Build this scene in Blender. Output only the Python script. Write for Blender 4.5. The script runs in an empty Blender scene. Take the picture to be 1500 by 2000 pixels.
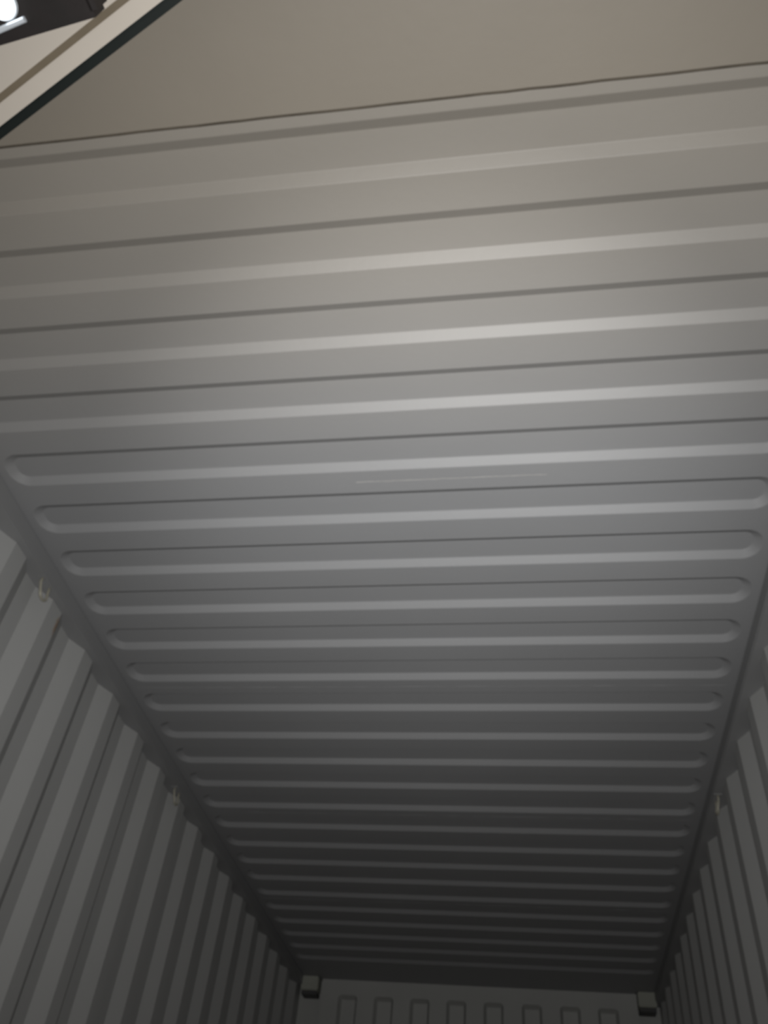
import bpy, bmesh, math, random
from mathutils import Vector, Matrix

random.seed(7)
S = bpy.context.scene
C = S.collection

# ------------------------------------------------------------------ camera
EYE = 0.90                       # lens height above the container floor
ROT = Matrix(((0.98725645, -0.03621041, -0.15496291),
              (0.13508771, 0.70542092, 0.69579640),
              (0.08411901, -0.70786307, 0.70132294)))    # columns: right, down, forward
F_PX = 1677.3
cam_data = bpy.data.cameras.new('camera')
cam = bpy.data.objects.new('camera', cam_data)
C.objects.link(cam)
m = Matrix.Identity(4)
for r in range(3):
    m[r][0] = ROT[r][0]
    m[r][1] = -ROT[r][1]
    m[r][2] = -ROT[r][2]
m[2][3] = EYE
cam.matrix_world = m
cam_data.sensor_fit = 'HORIZONTAL'
cam_data.sensor_width = 36.0
cam_data.lens = F_PX * 36.0 / 1500.0
cam_data.clip_start = 0.02
cam_data.dof.use_dof = True                  # the phone focused far too close: everything is soft
cam_data.dof.focus_distance = 0.20
cam_data.dof.aperture_fstop = 58.0
S.camera = cam

# ------------------------------------------------------------------ world, light, exposure
world = bpy.data.worlds.new('night_sky')
S.world = world
world.use_nodes = True
bg = world.node_tree.nodes['Background']
bg.inputs[0].default_value = (1.0, 0.70, 0.36, 1)
bg.inputs[1].default_value = 0.055

# the phone's own LED beside the lens: a wide cone with a brighter core
for name, watts, cone in (('phone_flash', 142, 116), ('phone_flash_core', 108, 47)):
    fl = bpy.data.lights.new(name, 'SPOT')
    fl.energy = watts
    fl.color = (1.0, 0.995, 0.985)
    fl.spot_size = math.radians(cone)
    fl.spot_blend = 1.0
    fl.shadow_soft_size = 0.004
    flash = bpy.data.objects.new(name, fl)
    C.objects.link(flash)
    fm = m @ Matrix.Rotation(math.radians(1.5), 4, 'X') @ Matrix.Rotation(math.radians(-3.0), 4, 'Y')
    fm.translation = Vector((0.0, 0.0, EYE)) + Vector((ROT[0][0], ROT[1][0], ROT[2][0])) * 0.016
    flash.matrix_world = fm

S.view_settings.view_transform = 'Standard'
S.view_settings.look = 'None'
S.view_settings.exposure = 0.0
S.view_settings.gamma = 1.0
S.view_settings.use_curve_mapping = False

# ------------------------------------------------------------------ materials
def material(name, color, rough=0.5, metal=0.0, vary=0.0, scale=3.0, bump=0.0, bump_scale=60.0, tint=None, rust=None, emit=None, spec=0.3, mouth_glow=None, stain=None):
    mt = bpy.data.materials.new(name)
    mt.use_nodes = True
    nt = mt.node_tree
    b = nt.nodes['Principled BSDF']
    b.inputs['Roughness'].default_value = rough
    b.inputs['Metallic'].default_value = metal
    b.inputs['Base Color'].default_value = (*color, 1)
    b.inputs['Specular IOR Level'].default_value = spec
    geo = nt.nodes.new('ShaderNodeNewGeometry')
    out = None
    if vary:
        n = nt.nodes.new('ShaderNodeTexNoise')
        n.inputs['Scale'].default_value = scale
        n.inputs['Detail'].default_value = 5
        nt.links.new(geo.outputs['Position'], n.inputs['Vector'])
        mx = nt.nodes.new('ShaderNodeMix')
        mx.data_type = 'RGBA'
        t = tint or color
        mx.inputs['A'].default_value = (*[c * (1 - vary) for c in color], 1)
        mx.inputs['B'].default_value = (*[c * (1 + vary) for c in t], 1)
        nt.links.new(n.outputs['Fac'], mx.inputs['Factor'])
        out = mx.outputs['Result']
        nt.links.new(out, b.inputs['Base Color'])
    if rust:                                   # rust bleeding where paint is chipped
        n2 = nt.nodes.new('ShaderNodeTexNoise')
        n2.inputs['Scale'].default_value = 5.0
        n2.inputs['Detail'].default_value = 8
        n2.inputs['Roughness'].default_value = 0.65
        nt.links.new(geo.outputs['Position'], n2.inputs['Vector'])
        rp = nt.nodes.new('ShaderNodeValToRGB')
        rp.color_ramp.elements[0].position = rust
        rp.color_ramp.elements[0].color = (0, 0, 0, 1)
        rp.color_ramp.elements[1].position = rust + 0.04
        rp.color_ramp.elements[1].color = (0.7, 0.7, 0.7, 1)
        nt.links.new(n2.outputs['Fac'], rp.inputs['Fac'])
        m2 = nt.nodes.new('ShaderNodeMix')
        m2.data_type = 'RGBA'
        nt.links.new(rp.outputs['Color'], m2.inputs['Factor'])
        nt.links.new(out, m2.inputs['A'])
        m2.inputs['B'].default_value = (0.20, 0.095, 0.04, 1)
        nt.links.new(m2.outputs['Result'], b.inputs['Base Color'])
    if stain:                                  # one rust run on the left wall
        vd = nt.nodes.new('ShaderNodeVectorMath')
        vd.operation = 'SUBTRACT'
        nt.links.new(geo.outputs['Position'], vd.inputs[0])
        vd.inputs[1].default_value = stain
        vs = nt.nodes.new('ShaderNodeVectorMath')
        vs.operation = 'MULTIPLY'
        nt.links.new(vd.outputs[0], vs.inputs[0])
        vs.inputs[1].default_value = (1.0, 1.3, 0.5)
        vl = nt.nodes.new('ShaderNodeVectorMath')
        vl.operation = 'LENGTH'
        nt.links.new(vs.outputs[0], vl.inputs[0])
        n4 = nt.nodes.new('ShaderNodeTexNoise')
        n4.inputs['Scale'].default_value = 45
        nt.links.new(geo.outputs['Position'], n4.inputs['Vector'])
        ma = nt.nodes.new('ShaderNodeMath')
        ma.operation = 'MULTIPLY_ADD'
        nt.links.new(n4.outputs['Fac'], ma.inputs[0])
        ma.inputs[1].default_value = 0.03
        nt.links.new(vl.outputs['Value'], ma.inputs[2])
        m4r = nt.nodes.new('ShaderNodeMapRange')
        m4r.inputs['From Min'].default_value = 0.022
        m4r.inputs['From Max'].default_value = 0.040
        m4r.inputs['To Min'].default_value = 0.75
        m4r.inputs['To Max'].default_value = 0.0
        nt.links.new(ma.outputs[0], m4r.inputs['Value'])
        m4 = nt.nodes.new('ShaderNodeMix')
        m4.data_type = 'RGBA'
        nt.links.new(m4r.outputs['Result'], m4.inputs['Factor'])
        nt.links.new(b.inputs['Base Color'].links[0].from_socket, m4.inputs['A'])
        m4.inputs['B'].default_value = (0.30, 0.17, 0.08, 1)
        nt.links.new(m4.outputs['Result'], b.inputs['Base Color'])
    if mouth_glow:                                   # warm light painted into the colour, strongest towards the container mouth
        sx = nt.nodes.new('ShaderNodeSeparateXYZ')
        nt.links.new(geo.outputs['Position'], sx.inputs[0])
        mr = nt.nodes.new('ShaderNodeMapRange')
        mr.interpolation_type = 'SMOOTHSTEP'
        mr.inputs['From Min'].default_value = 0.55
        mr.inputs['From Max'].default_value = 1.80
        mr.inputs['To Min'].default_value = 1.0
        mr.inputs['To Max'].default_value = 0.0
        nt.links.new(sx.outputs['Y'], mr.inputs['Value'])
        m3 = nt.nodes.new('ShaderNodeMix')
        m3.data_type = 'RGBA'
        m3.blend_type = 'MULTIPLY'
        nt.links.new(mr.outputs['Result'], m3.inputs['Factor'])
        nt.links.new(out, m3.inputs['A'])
        m3.inputs['B'].default_value = (*mouth_glow, 1)
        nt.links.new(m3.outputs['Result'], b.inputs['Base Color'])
    if bump:
        n3 = nt.nodes.new('ShaderNodeTexNoise')
        n3.inputs['Scale'].default_value = bump_scale
        n3.inputs['Detail'].default_value = 4
        nt.links.new(geo.outputs['Position'], n3.inputs['Vector'])
        bp = nt.nodes.new('ShaderNodeBump')
        bp.inputs['Strength'].default_value = bump
        bp.inputs['Distance'].default_value = 0.002
        nt.links.new(n3.outputs['Fac'], bp.inputs['Height'])
        nt.links.new(bp.outputs['Normal'], b.inputs['Normal'])
    if emit:
        b.inputs['Emission Color'].default_value = (*emit[0], 1)
        b.inputs['Emission Strength'].default_value = emit[1]
    return mt

GREY = (0.286, 0.289, 0.296)
M_ROOF = material('grey_roof_paint', GREY, 0.58, vary=0.05, scale=2.2, bump=0.15, spec=0.7, mouth_glow=(1.0, 0.905, 0.765))
M_WALL = material('grey_wall_paint', (0.40, 0.403, 0.397), 0.50, vary=0.07, scale=2.0, bump=0.15, rust=0.74, spec=0.6, stain=(-1.575, 2.160, EYE + 1.681))
M_END = material('grey_end_paint', (0.43, 0.435, 0.42), 0.55, vary=0.09, scale=2.5, bump=0.15, rust=0.74)
M_RAIL = material('grey_rail_paint', (0.265, 0.267, 0.27), 0.50, vary=0.06, scale=4, bump=0.15, spec=0.5, mouth_glow=(1.0, 0.93, 0.82))
M_PLATE = material('warm_lit_plate', (0.262, 0.233, 0.192), 0.55, vary=0.07, scale=3, bump=0.2, bump_scale=35, spec=0.5)  # beige carries the warm light near the mouth, put into the base colour
M_BLOCK = material('pale_casting_paint', (0.40, 0.41, 0.36), 0.6, vary=0.08, scale=12, bump=0.3)
M_WELD = material('scuffed_weld', (0.40, 0.39, 0.37), 0.55, vary=0.35, scale=9)
M_ZINC = material('zinc_rod', (0.42, 0.40, 0.33), 0.45, metal=0.2, vary=0.1, scale=40)
M_PLY = material('plywood_floor', (0.26, 0.17, 0.10), 0.7, vary=0.2, scale=8, bump=0.3)
M_GROUND = material('concrete_yard', (0.22, 0.215, 0.205), 0.85, vary=0.15, scale=5, bump=0.4)
M_CREAM = material('cream_panel_paint', (0.42, 0.38, 0.33), 0.5, vary=0.05, scale=5, bump=0.1)
M_RUBBER = material('black_rubber', (0.006, 0.009, 0.008), 0.6, vary=0.1, scale=30)
M_DARK = material('dark_lamp_casing', (0.0125, 0.0135, 0.0125), 0.6, vary=0.35, scale=16, tint=(0.017, 0.0125, 0.012), bump=0.2)
M_LENS = material('lit_lamp_lens', (0.9, 0.95, 1.0), 0.3, emit=((0.90, 0.96, 1.0), 4.0))
M_BEZEL = material('polished_bezel', (0.75, 0.80, 0.85), 0.25, metal=0.4)
M_STEEL = material('dark_post_steel', (0.10, 0.10, 0.10), 0.6, vary=0.1)

# ------------------------------------------------------------------ helpers
def obj(name, bm, mt, parent=None, smooth=False):
    me = bpy.data.meshes.new(name)
    bmesh.ops.recalc_face_normals(bm, faces=bm.faces[:])
    if smooth:
        for f in bm.faces:
            f.smooth = True
    bm.to_mesh(me)
    bm.free()
    me.materials.append(mt)
    o = bpy.data.objects.new(name, me)
    C.objects.link(o)
    if parent:
        o.parent = parent
    return o

def empty(name, label=None, cat=None, kind=None, group=None, loc=(0, 0, 0)):
    o = bpy.data.objects.new(name, None)
    o.empty_display_size = 0.1
    o.location = loc
    C.objects.link(o)
    tag(o, label, cat, kind, group)
    return o

def tag(o, label=None, cat=None, kind=None, group=None):
    if label: o['label'] = label
    if cat: o['category'] = cat
    if kind: o['kind'] = kind
    if group: o['group'] = group

def box(bm, x0, x1, y0, y1, z0, z1, bev=0.0):
    r = bmesh.ops.create_cube(bm, size=1.0)
    for v in r['verts']:
        v.co = Vector(((x0 + x1) / 2 + v.co.x * (x1 - x0), (y0 + y1) / 2 + v.co.y * (y1 - y0), (z0 + z1) / 2 + v.co.z * (z1 - z0)))
    if bev:
        es = list({e for v in r['verts'] for e in v.link_edges})
        bmesh.ops.bevel(bm, geom=es, offset=bev, segments=2, affect='EDGES')

def tube(bm, pts, rad, n=8):
    pts = [Vector(p) for p in pts]
    rings = []
    for i, p in enumerate(pts):
        t = (pts[min(i + 1, len(pts) - 1)] - pts[max(i - 1, 0)]).normalized()
        a = t.orthogonal().normalized() if i == 0 else (rings_a - t * rings_a.dot(t)).normalized()
        rings_a = a
        b = t.cross(a)
        rings.append([bm.verts.new(p + rad * (math.cos(2 * math.pi * k / n) * a + math.sin(2 * math.pi * k / n) * b)) for k in range(n)])
    for i in range(len(rings) - 1):
        for k in range(n):
            bm.faces.new((rings[i][k], rings[i][(k + 1) % n], rings[i + 1][(k + 1) % n], rings[i + 1][k]))
    bm.faces.new(rings[0][::-1])
    bm.faces.new(rings[-1])

def pressed_cell(bm, u0, u1, v0, v1, hu0, hu1, hv0, hv1, rad, prof, put, nseg=6):
    """A flat rectangle u0..u1 x v0..v1 with a pressed recess of rounded outline hu0..hu1 x hv0..hv1; prof = [(inset, depth)]; put(u, v, w)."""
    loops = []
    for ins, dep in prof:
        r = max(rad - ins, 0.002)
        a0, a1, b0, b1 = hu0 + ins, hu1 - ins, hv0 + ins, hv1 - ins
        loop = []
        for cx, cy, st in ((a1 - r, b1 - r, 0), (a0 + r, b1 - r, 90), (a0 + r, b0 + r, 180), (a1 - r, b0 + r, 270)):
            for k in range(nseg + 1):
                an = math.radians(st + 90.0 * k / nseg)
                loop.append(bm.verts.new(put(cx + r * math.cos(an), cy + r * math.sin(an), dep)))
        loops.append(loop)
    n = len(loops[0])
    # the sheet's own edge, one vertex for each outline vertex
    edge = []
    per = nseg + 1
    r = rad
    for q, (cu, cv) in enumerate(((u1, v1), (u0, v1), (u0, v0), (u1, v0))):
        for k in range(per):
            an = math.radians(90 * q + 90.0 * k / nseg)
            pu = (hu1 - r if q in (0, 3) else hu0 + r) + r * math.cos(an)
            pv = (hv1 - r if q in (0, 1) else hv0 + r) + r * math.sin(an)
            half = nseg / 2
            if abs(k - half) < 1e-6:
                pu, pv = cu, cv
            elif (k < half) == (q in (0, 2)):
                pu = cu
            else:
                pv = cv
            edge.append(bm.verts.new(put(pu, pv, 0.0)))
    allr = [edge] + loops
    for a, b in zip(allr[:-1], allr[1:]):
        for k in range(n):
            bm.faces.new((a[k], a[(k + 1) % n], b[(k + 1) % n], b[k]))
    bm.faces.new(loops[-1])

# ------------------------------------------------------------------ dimensions (camera stands at x = 0, y = 0)
ROOF = EYE + 1.79
XL, XR = -1.533, 0.730            # inner faces of the two top rails
WL, WR = -1.568, 0.765            # inner flats of the side walls
RAIL_Z = EYE + 1.735
END_Y = 6.165
P = 0.2088                        # pitch of the roof corrugations
Y0 = 0.6478                       # near edge of the first one
TW = 0.1283                       # width of one corrugation
END_X0, END_X1 = -1.506, 0.703    # where the corrugations end
MOUTH_Y = 0.26

# ------------------------------------------------------------------ ceiling: five pressed sheets and two flat plates
ceiling = empty('ceiling', 'grey corrugated steel container roof seen from below, ribs running side to side', kind='structure')
prof = [(0, 0), (0.001, 0), (0.0025, 0.0006), (0.0040, 0.0016), (0.0235, 0.0144), (0.025, 0.0154), (0.0265, 0.016), (0.0275, 0.016)]
gap = P - TW
bm = bmesh.new()
for k in range(5):
    a = k * P
    pressed_cell(bm, XL - 0.03, XR + 0.03, a, a + P, END_X0, END_X1, a + gap / 2, a + gap / 2 + TW, 0.056,
                 prof, lambda u, v, w: Vector((u, v, w)), nseg=8)
# overlap lip of the sheet where it is welded to the next one
bmesh.ops.remove_doubles(bm, verts=bm.verts[:], dist=1e-5)
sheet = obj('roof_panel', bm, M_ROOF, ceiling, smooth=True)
s0 = Y0 - gap / 2
sheet.location = (0, s0, ROOF)
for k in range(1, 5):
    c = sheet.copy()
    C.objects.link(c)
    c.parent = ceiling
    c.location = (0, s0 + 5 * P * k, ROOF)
for k in range(1, 5):                          # weld beads between the sheets
    bm = bmesh.new()
    yb = s0 + 5 * P * k
    pts = []
    for i in range(60):
        x = -0.46 + 0.54 * i / 59 if k == 1 else END_X0 + (END_X1 - END_X0) * i / 59
        pts.append((x, yb + random.uniform(-0.0008, 0.0008), ROOF + random.uniform(0.0, 0.0008)))
    tube(bm, pts, 0.0011 if k == 1 else 0.0009, 6)
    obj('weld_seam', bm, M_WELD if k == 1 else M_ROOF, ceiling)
last = s0 + 25 * P
bm = bmesh.new()
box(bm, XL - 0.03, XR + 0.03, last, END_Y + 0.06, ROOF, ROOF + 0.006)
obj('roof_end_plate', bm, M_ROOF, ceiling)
SEAM = 0.6226
bm = bmesh.new()
box(bm, XL - 0.03, XR + 0.03, SEAM + 0.004, s0, ROOF, ROOF + 0.006)      # strip between seam and first sheet
if s0 > SEAM + 0.006:
    obj('roof_strip', bm, M_PLATE, ceiling)
else:
    bm.free()
bm = bmesh.new()
box(bm, XL - 0.03, XR + 0.03, MOUTH_Y, SEAM - 0.001, ROOF - 0.001, ROOF + 0.006)
obj('mouth_plate', bm, M_PLATE, ceiling)['label'] = 'flat warm-tinted plate above the container mouth'
bm = bmesh.new()
pts = [(XL + (XR - XL) * i / 50, SEAM + 0.001 + random.uniform(-0.0006, 0.0006), ROOF - 0.0003) for i in range(51)]
tube(bm, pts, 0.0030, 6)
obj('plate_joint', bm, material('dark_joint', (0.10, 0.085, 0.065), 0.8, vary=0.5, scale=14), ceiling)

# ------------------------------------------------------------------ side walls: pressed vertical corrugations, four to a panel
PITCH = 0.286
SL = 0.070
FL = (PITCH - 2 * SL) / 2
DEPTH = 0.033
def wall_panel(sign, n):
    """n pitches of vertical corrugation, local y from the far (inner) end of a slope; x grows outward."""
    bm = bmesh.new()
    prof2 = []
    for k in range(n):
        o = k * PITCH
        for y, d in ((0, 0), (FL, 0), (FL + SL, DEPTH), (2 * FL + SL, DEPTH)):
            prof2.append((o + y, d))
    prof2.append((n * PITCH, 0))
    cols = []
    for y, d in prof2:
        cols.append((bm.verts.new((sign * d, y, 0.0)), bm.verts.new((sign * d, y, RAIL_Z + 0.004))))
    for a, b in zip(cols[:-1], cols[1:]):
        bm.faces.new((a[0], b[0], b[1], a[1]))
    return bm

for name, sign, xw, y0, lab in (('wall_left', -1, WL, 2.655, 'left grey corrugated steel side wall of the container'),
                                ('wall_right', 1, WR, 2.690, 'right grey corrugated steel side wall of the container')):
    w = empty(name, lab, kind='structure')
    first = y0 - 8 * PITCH
    pan = obj('wall_panel', wall_panel(sign, 4), M_WALL, w)
    pan.location = (xw, first, 0)
    for k in range(1, 5):
        c = pan.copy()
        C.objects.link(c)
        c.parent = w
        c.location = (xw, first + 4 * PITCH * k, 0)
    bm = bmesh.new()                                     # flat closing strip at the far end
    e = first + 20 * PITCH
    box(bm, min(xw, xw + sign * 0.004), max(xw, xw + sign * 0.004), e, END_Y + 0.06, 0, RAIL_Z + 0.004)
    obj('closing_strip', bm, M_WALL, w)

# ------------------------------------------------------------------ front (far) wall with eight closed-top corrugations
wf = empty('wall_front', 'dark far end wall of the container with upright pressed corrugations', kind='structure')
UC = [-1.2300, -0.9895, -0.7510, -0.5140, -0.2750, -0.0320, 0.2075, 0.4420]
bm = bmesh.new()
bx0, bx1 = -1.408, 0.620
eds = [bx0] + [(a + b) / 2 for a, b in zip(UC[:-1], UC[1:])] + [bx1]
UT = EYE + 1.700
eprof = [(0, 0), (0.002, 0.003), (0.017, 0.043), (0.019, 0.046)]
for k, u in enumerate(UC):
    pressed_cell(bm, eds[k], eds[k + 1], 0.0, ROOF, u - 0.064, u + 0.064, 0.12, UT, 0.022, eprof,
                 lambda a, b, d: Vector((a, END_Y + d, b)), nseg=4)
obj('end_panel', bm, M_END, wf)
for x0, x1 in ((WL - 0.03, bx0), (bx1, WR + 0.03)):
    bm = bmesh.new()
    box(bm, x0, x1, END_Y + 0.055, END_Y + 0.12, 0, ROOF, 0.004)
    obj('corner_post', bm, M_END, wf)
    bm = bmesh.new()
    xe = x1 if x1 < 0 else x0
    box(bm, xe - 0.004, xe + 0.004, END_Y - 0.002, END_Y + 0.06, 0, ROOF - 0.002)
    obj('post_return', bm, M_END, wf)
for x0, x1 in ((-1.541, -1.428), (0.628, 0.738)):
    bm = bmesh.new()
    box(bm, x0, x1, END_Y - 0.062, END_Y + 0.056, EYE + 1.703, ROOF - 0.001, 0.006)
    obj('corner_block', bm, M_BLOCK, wf)['label'] = 'pale corner block'
    bm = bmesh.new()
    box(bm, x0 + 0.004, x1 - 0.004, END_Y - 0.045, END_Y + 0.056, EYE + 1.680, EYE + 1.704, 0.003)
    obj('block_underside_shade', bm, M_STEEL, wf)  # dark box added to stand for the shade under the corner block

# ------------------------------------------------------------------ top rails
for name, x0, x1, xf, lab in (('trim_1', WL - 0.06, XL, XL, 'left grey top rail running along the edge of the ceiling'),
                              ('trim_2', XR, WR + 0.06, XR, 'right grey top rail running along the edge of the ceiling')):
    bm = bmesh.new()
    box(bm, x0, x1, MOUTH_Y, END_Y + 0.06, RAIL_Z, ROOF - 0.0005, 0.004)
    o = obj(name, bm, M_RAIL)
    tag(o, lab, kind='structure')

# door-end frame: posts and header just outside the frame, sill and floor below it
bm = bmesh.new()
box(bm, XL - 0.09, XR + 0.09, MOUTH_Y - 0.10, MOUTH_Y, ROOF - 0.045, ROOF + 0.06, 0.005)
o = obj('trim_3', bm, M_PLATE)
tag(o, 'warm-tinted door header beam across the container mouth', kind='structure')
for name, x0, x1, lab in (('trim_4', WL - 0.14, WL - 0.02, 'left corner post of the container mouth'), ('trim_5', WR + 0.02, WR + 0.14, 'right corner post of the container mouth')):
    bm = bmesh.new()
    box(bm, x0, x1, MOUTH_Y - 0.10, MOUTH_Y + 0.10, -0.16, ROOF - 0.05, 0.005)
    o = obj(name, bm, M_RAIL)
    tag(o, lab, kind='structure')
fo = empty('floor', 'brown plywood container floor laid in boards', kind='structure')
nb = 8
bw = (WR - WL + 0.06) / nb
bm = bmesh.new()
box(bm, 0.001, bw - 0.001, MOUTH_Y - 0.05, END_Y + 0.05, -0.03, 0.0, 0.002)
b0 = obj('board', bm, M_PLY, fo)
b0.location.x = WL - 0.03
for k in range(1, nb):
    c = b0.copy()
    C.objects.link(c)
    c.parent = fo
    c.location.x = WL - 0.03 + k * bw
bm = bmesh.new()
box(bm, WL - 0.06, WR + 0.06, MOUTH_Y - 0.05, END_Y + 0.08, -0.16, -0.032)
o = obj('floor_frame', bm, M_STEEL)
tag(o, 'steel underframe beneath the plywood floor', kind='structure')
bm = bmesh.new()
box(bm, -6, 6, -6, 9, -0.26, -0.16)
o = obj('ground', bm, M_GROUND)
tag(o, 'concrete yard the container stands on', kind='structure')

# ------------------------------------------------------------------ canopy panel at the upper left, outside the mouth
CZ = EYE + 1.32
def on_plane(rx, ry, z):
    return Vector((rx * z, ry * z))
pa = on_plane(-0.5915, 0.325, 1.32)
pb = on_plane(-0.352, 0.2185, 1.32)
du = (pb - pa).normalized()
dn = Vector((du.y, -du.x)) * 1.0             # away from the edge
if dn.dot(Vector((-0.576, 0.293)) - Vector((-0.5915, 0.325))) < 0:
    dn = -dn
A = pa - du * 0.075
LEN = 0.95
DEP = 0.60
can = empty('entrance_canopy', 'cream metal canopy panel with black rubber edge, overhead outside the container mouth', 'canopy', loc=(A.x, A.y, CZ))
can.rotation_euler.z = math.atan2(du.y, du.x)
sg = 1.0 if Vector((-du.y, du.x)).dot(dn) > 0 else -1.0     # local +y or -y is away from the edge
g0 = on_plane(-0.577, 0.2945, 1.32)
gd = (g0 - pa).dot(dn)                        # distance of the groove from the edge
def lb(bm, x0, x1, y0, y1, z0, z1, bev=0):
    box(bm, x0, x1, min(sg * y0, sg * y1), max(sg * y0, sg * y1), z0, z1, bev)
bm = bmesh.new()
lb(bm, 0, LEN, 0.0, gd - 0.005, 0, 0.030, 0.002)
lb(bm, 0, LEN, gd - 0.006, gd + 0.006, 0.006, 0.030)
lb(bm, 0, LEN, gd + 0.005, DEP, 0, 0.030, 0.002)
obj('panel', bm, M_CREAM, can)
bm = bmesh.new()
lb(bm, 0, LEN, gd - 0.0052, gd + 0.0052, 0.0045, 0.0062)
obj('groove', bm, material('brown_sealant', (0.13, 0.105, 0.072), 0.7, vary=0.2, scale=25), can)
bm = bmesh.new()
lb(bm, -0.002, LEN, -0.0145, 0.0005, 0.0, 0.032, 0.004)
obj('rubber_edge', bm, M_RUBBER, can)
rotm = Matrix.Rotation(-math.atan2(du.y, du.x), 2)
for wx in (-0.30, -0.66):                          # hangers up to the door header
    q = rotm @ Vector((wx - A.x, MOUTH_Y - 0.05 - A.y))
    bm = bmesh.new()
    box(bm, q.x - 0.012, q.x + 0.012, q.y - 0.012, q.y + 0.012, 0.029, ROOF - 0.045 - CZ + 0.001, 0.002)
    obj('hanger', bm, M_STEEL, can)

# work light hung beneath the canopy
LZ = 1.225
la = on_plane(-0.427, 0.2265, LZ)
lbp = on_plane(-0.551, 0.242, LZ)
lu = (lbp - la).normalized()
lv = Vector((-lu.y, lu.x))
if lv.y > 0:
    lv = -lv
lamp = empty('work_light', 'dark work light with a bright round white lens, hung under the cream canopy', 'work light', loc=(la.x, la.y, EYE + LZ))
lamp.rotation_euler.z = math.atan2(lu.y, lu.x)
ls = 1.0 if Vector((-lu.y, lu.x)).dot(lv) > 0 else -1.0
def lbx(bm, x0, x1, y0, y1, z0, z1, bev=0):
    box(bm, x0, x1, min(ls * y0, ls * y1), max(ls * y0, ls * y1), z0, z1, bev)
bm = bmesh.new()
lbx(bm, 0, 0.26, 0, 0.16, 0, 0.055, 0.008)
obj('casing', bm, M_DARK, lamp)
lc = on_plane(-0.5285, 0.2015, LZ) - la
lx, ly = lc.dot(lu), lc.dot(lv)
def disc(name, r, z0, z1, mt, bev=0.002):
    bm = bmesh.new()
    bmesh.ops.create_cone(bm, cap_ends=True, segments=40, radius1=r, radius2=r * 0.92 if z1 > z0 else r, depth=abs(z1 - z0))
    bmesh.ops.rotate(bm, verts=bm.verts[:], matrix=Matrix.Rotation(math.pi, 3, 'X'))
    bmesh.ops.translate(bm, verts=bm.verts[:], vec=(lx, ls * ly, (z0 + z1) / 2))
    return obj(name, bm, mt, lamp)
disc('bezel', 0.0215, -0.004, 0.004, M_BEZEL)
disc('lens', 0.0180, -0.008, -0.001, M_LENS)
s1 = on_plane(-0.5530, 0.2274, LZ) - la
s2 = on_plane(-0.5090, 0.2181, LZ) - la
bm = bmesh.new()
tube(bm, [(s2.dot(lu), ls * s2.dot(lv), -0.003), ((s1 * 0.5 + s2 * 0.5).dot(lu), ls * (s1 * 0.5 + s2 * 0.5).dot(lv), -0.004),
          (s1.dot(lu), ls * s1.dot(lv), -0.004), ((s1 * 2 - s2).dot(lu), ls * (s1 * 2 - s2).dot(lv), -0.004)], 0.0040, 10)
obj('metal_strip', bm, M_BEZEL, lamp)
bm = bmesh.new()
lbx(bm, 0.10, 0.14, 0.06, 0.10, 0.054, CZ - (EYE + LZ), 0.003)
obj('bracket', bm, M_STEEL, lamp)

# ------------------------------------------------------------------ lashing rings under the top rails
def ring(x, y, sign, label):
    t = empty('lashing_ring', label, 'lashing ring', group='lashing rings under the top rails', loc=(x, y, RAIL_Z))
    bm = bmesh.new()
    box(bm, -0.016, 0.016, -0.03, 0.045, -0.004, 0.0005, 0.001)
    obj('plate', bm, M_RAIL, t)
    bm = bmesh.new()
    pts = [(0, -0.020, 0.002), (0, -0.021, -0.02), (sign * 0.004, -0.012, -0.045)]
    for k in range(9):
        an = math.pi + math.pi * k / 8
        pts.append((sign * 0.006, 0.012 + 0.022 * math.cos(an), -0.050 + 0.016 * math.sin(an)))
    pts += [(sign * 0.004, 0.035, -0.040), (0, 0.036, -0.02), (0, 0.034, 0.002)]
    tube(bm, pts, 0.0048, 8)
    obj('rod', bm, M_ZINC, t, smooth=True)
    return t
ring(-1.552, 1.985, 1, 'bright steel lashing ring under the left rail, nearest the mouth')
ring(-1.552, 3.415, 1, 'small lashing ring under the left rail, deeper in the container')
ring(0.750, 3.415, -1, 'dim lashing ring under the right rail')
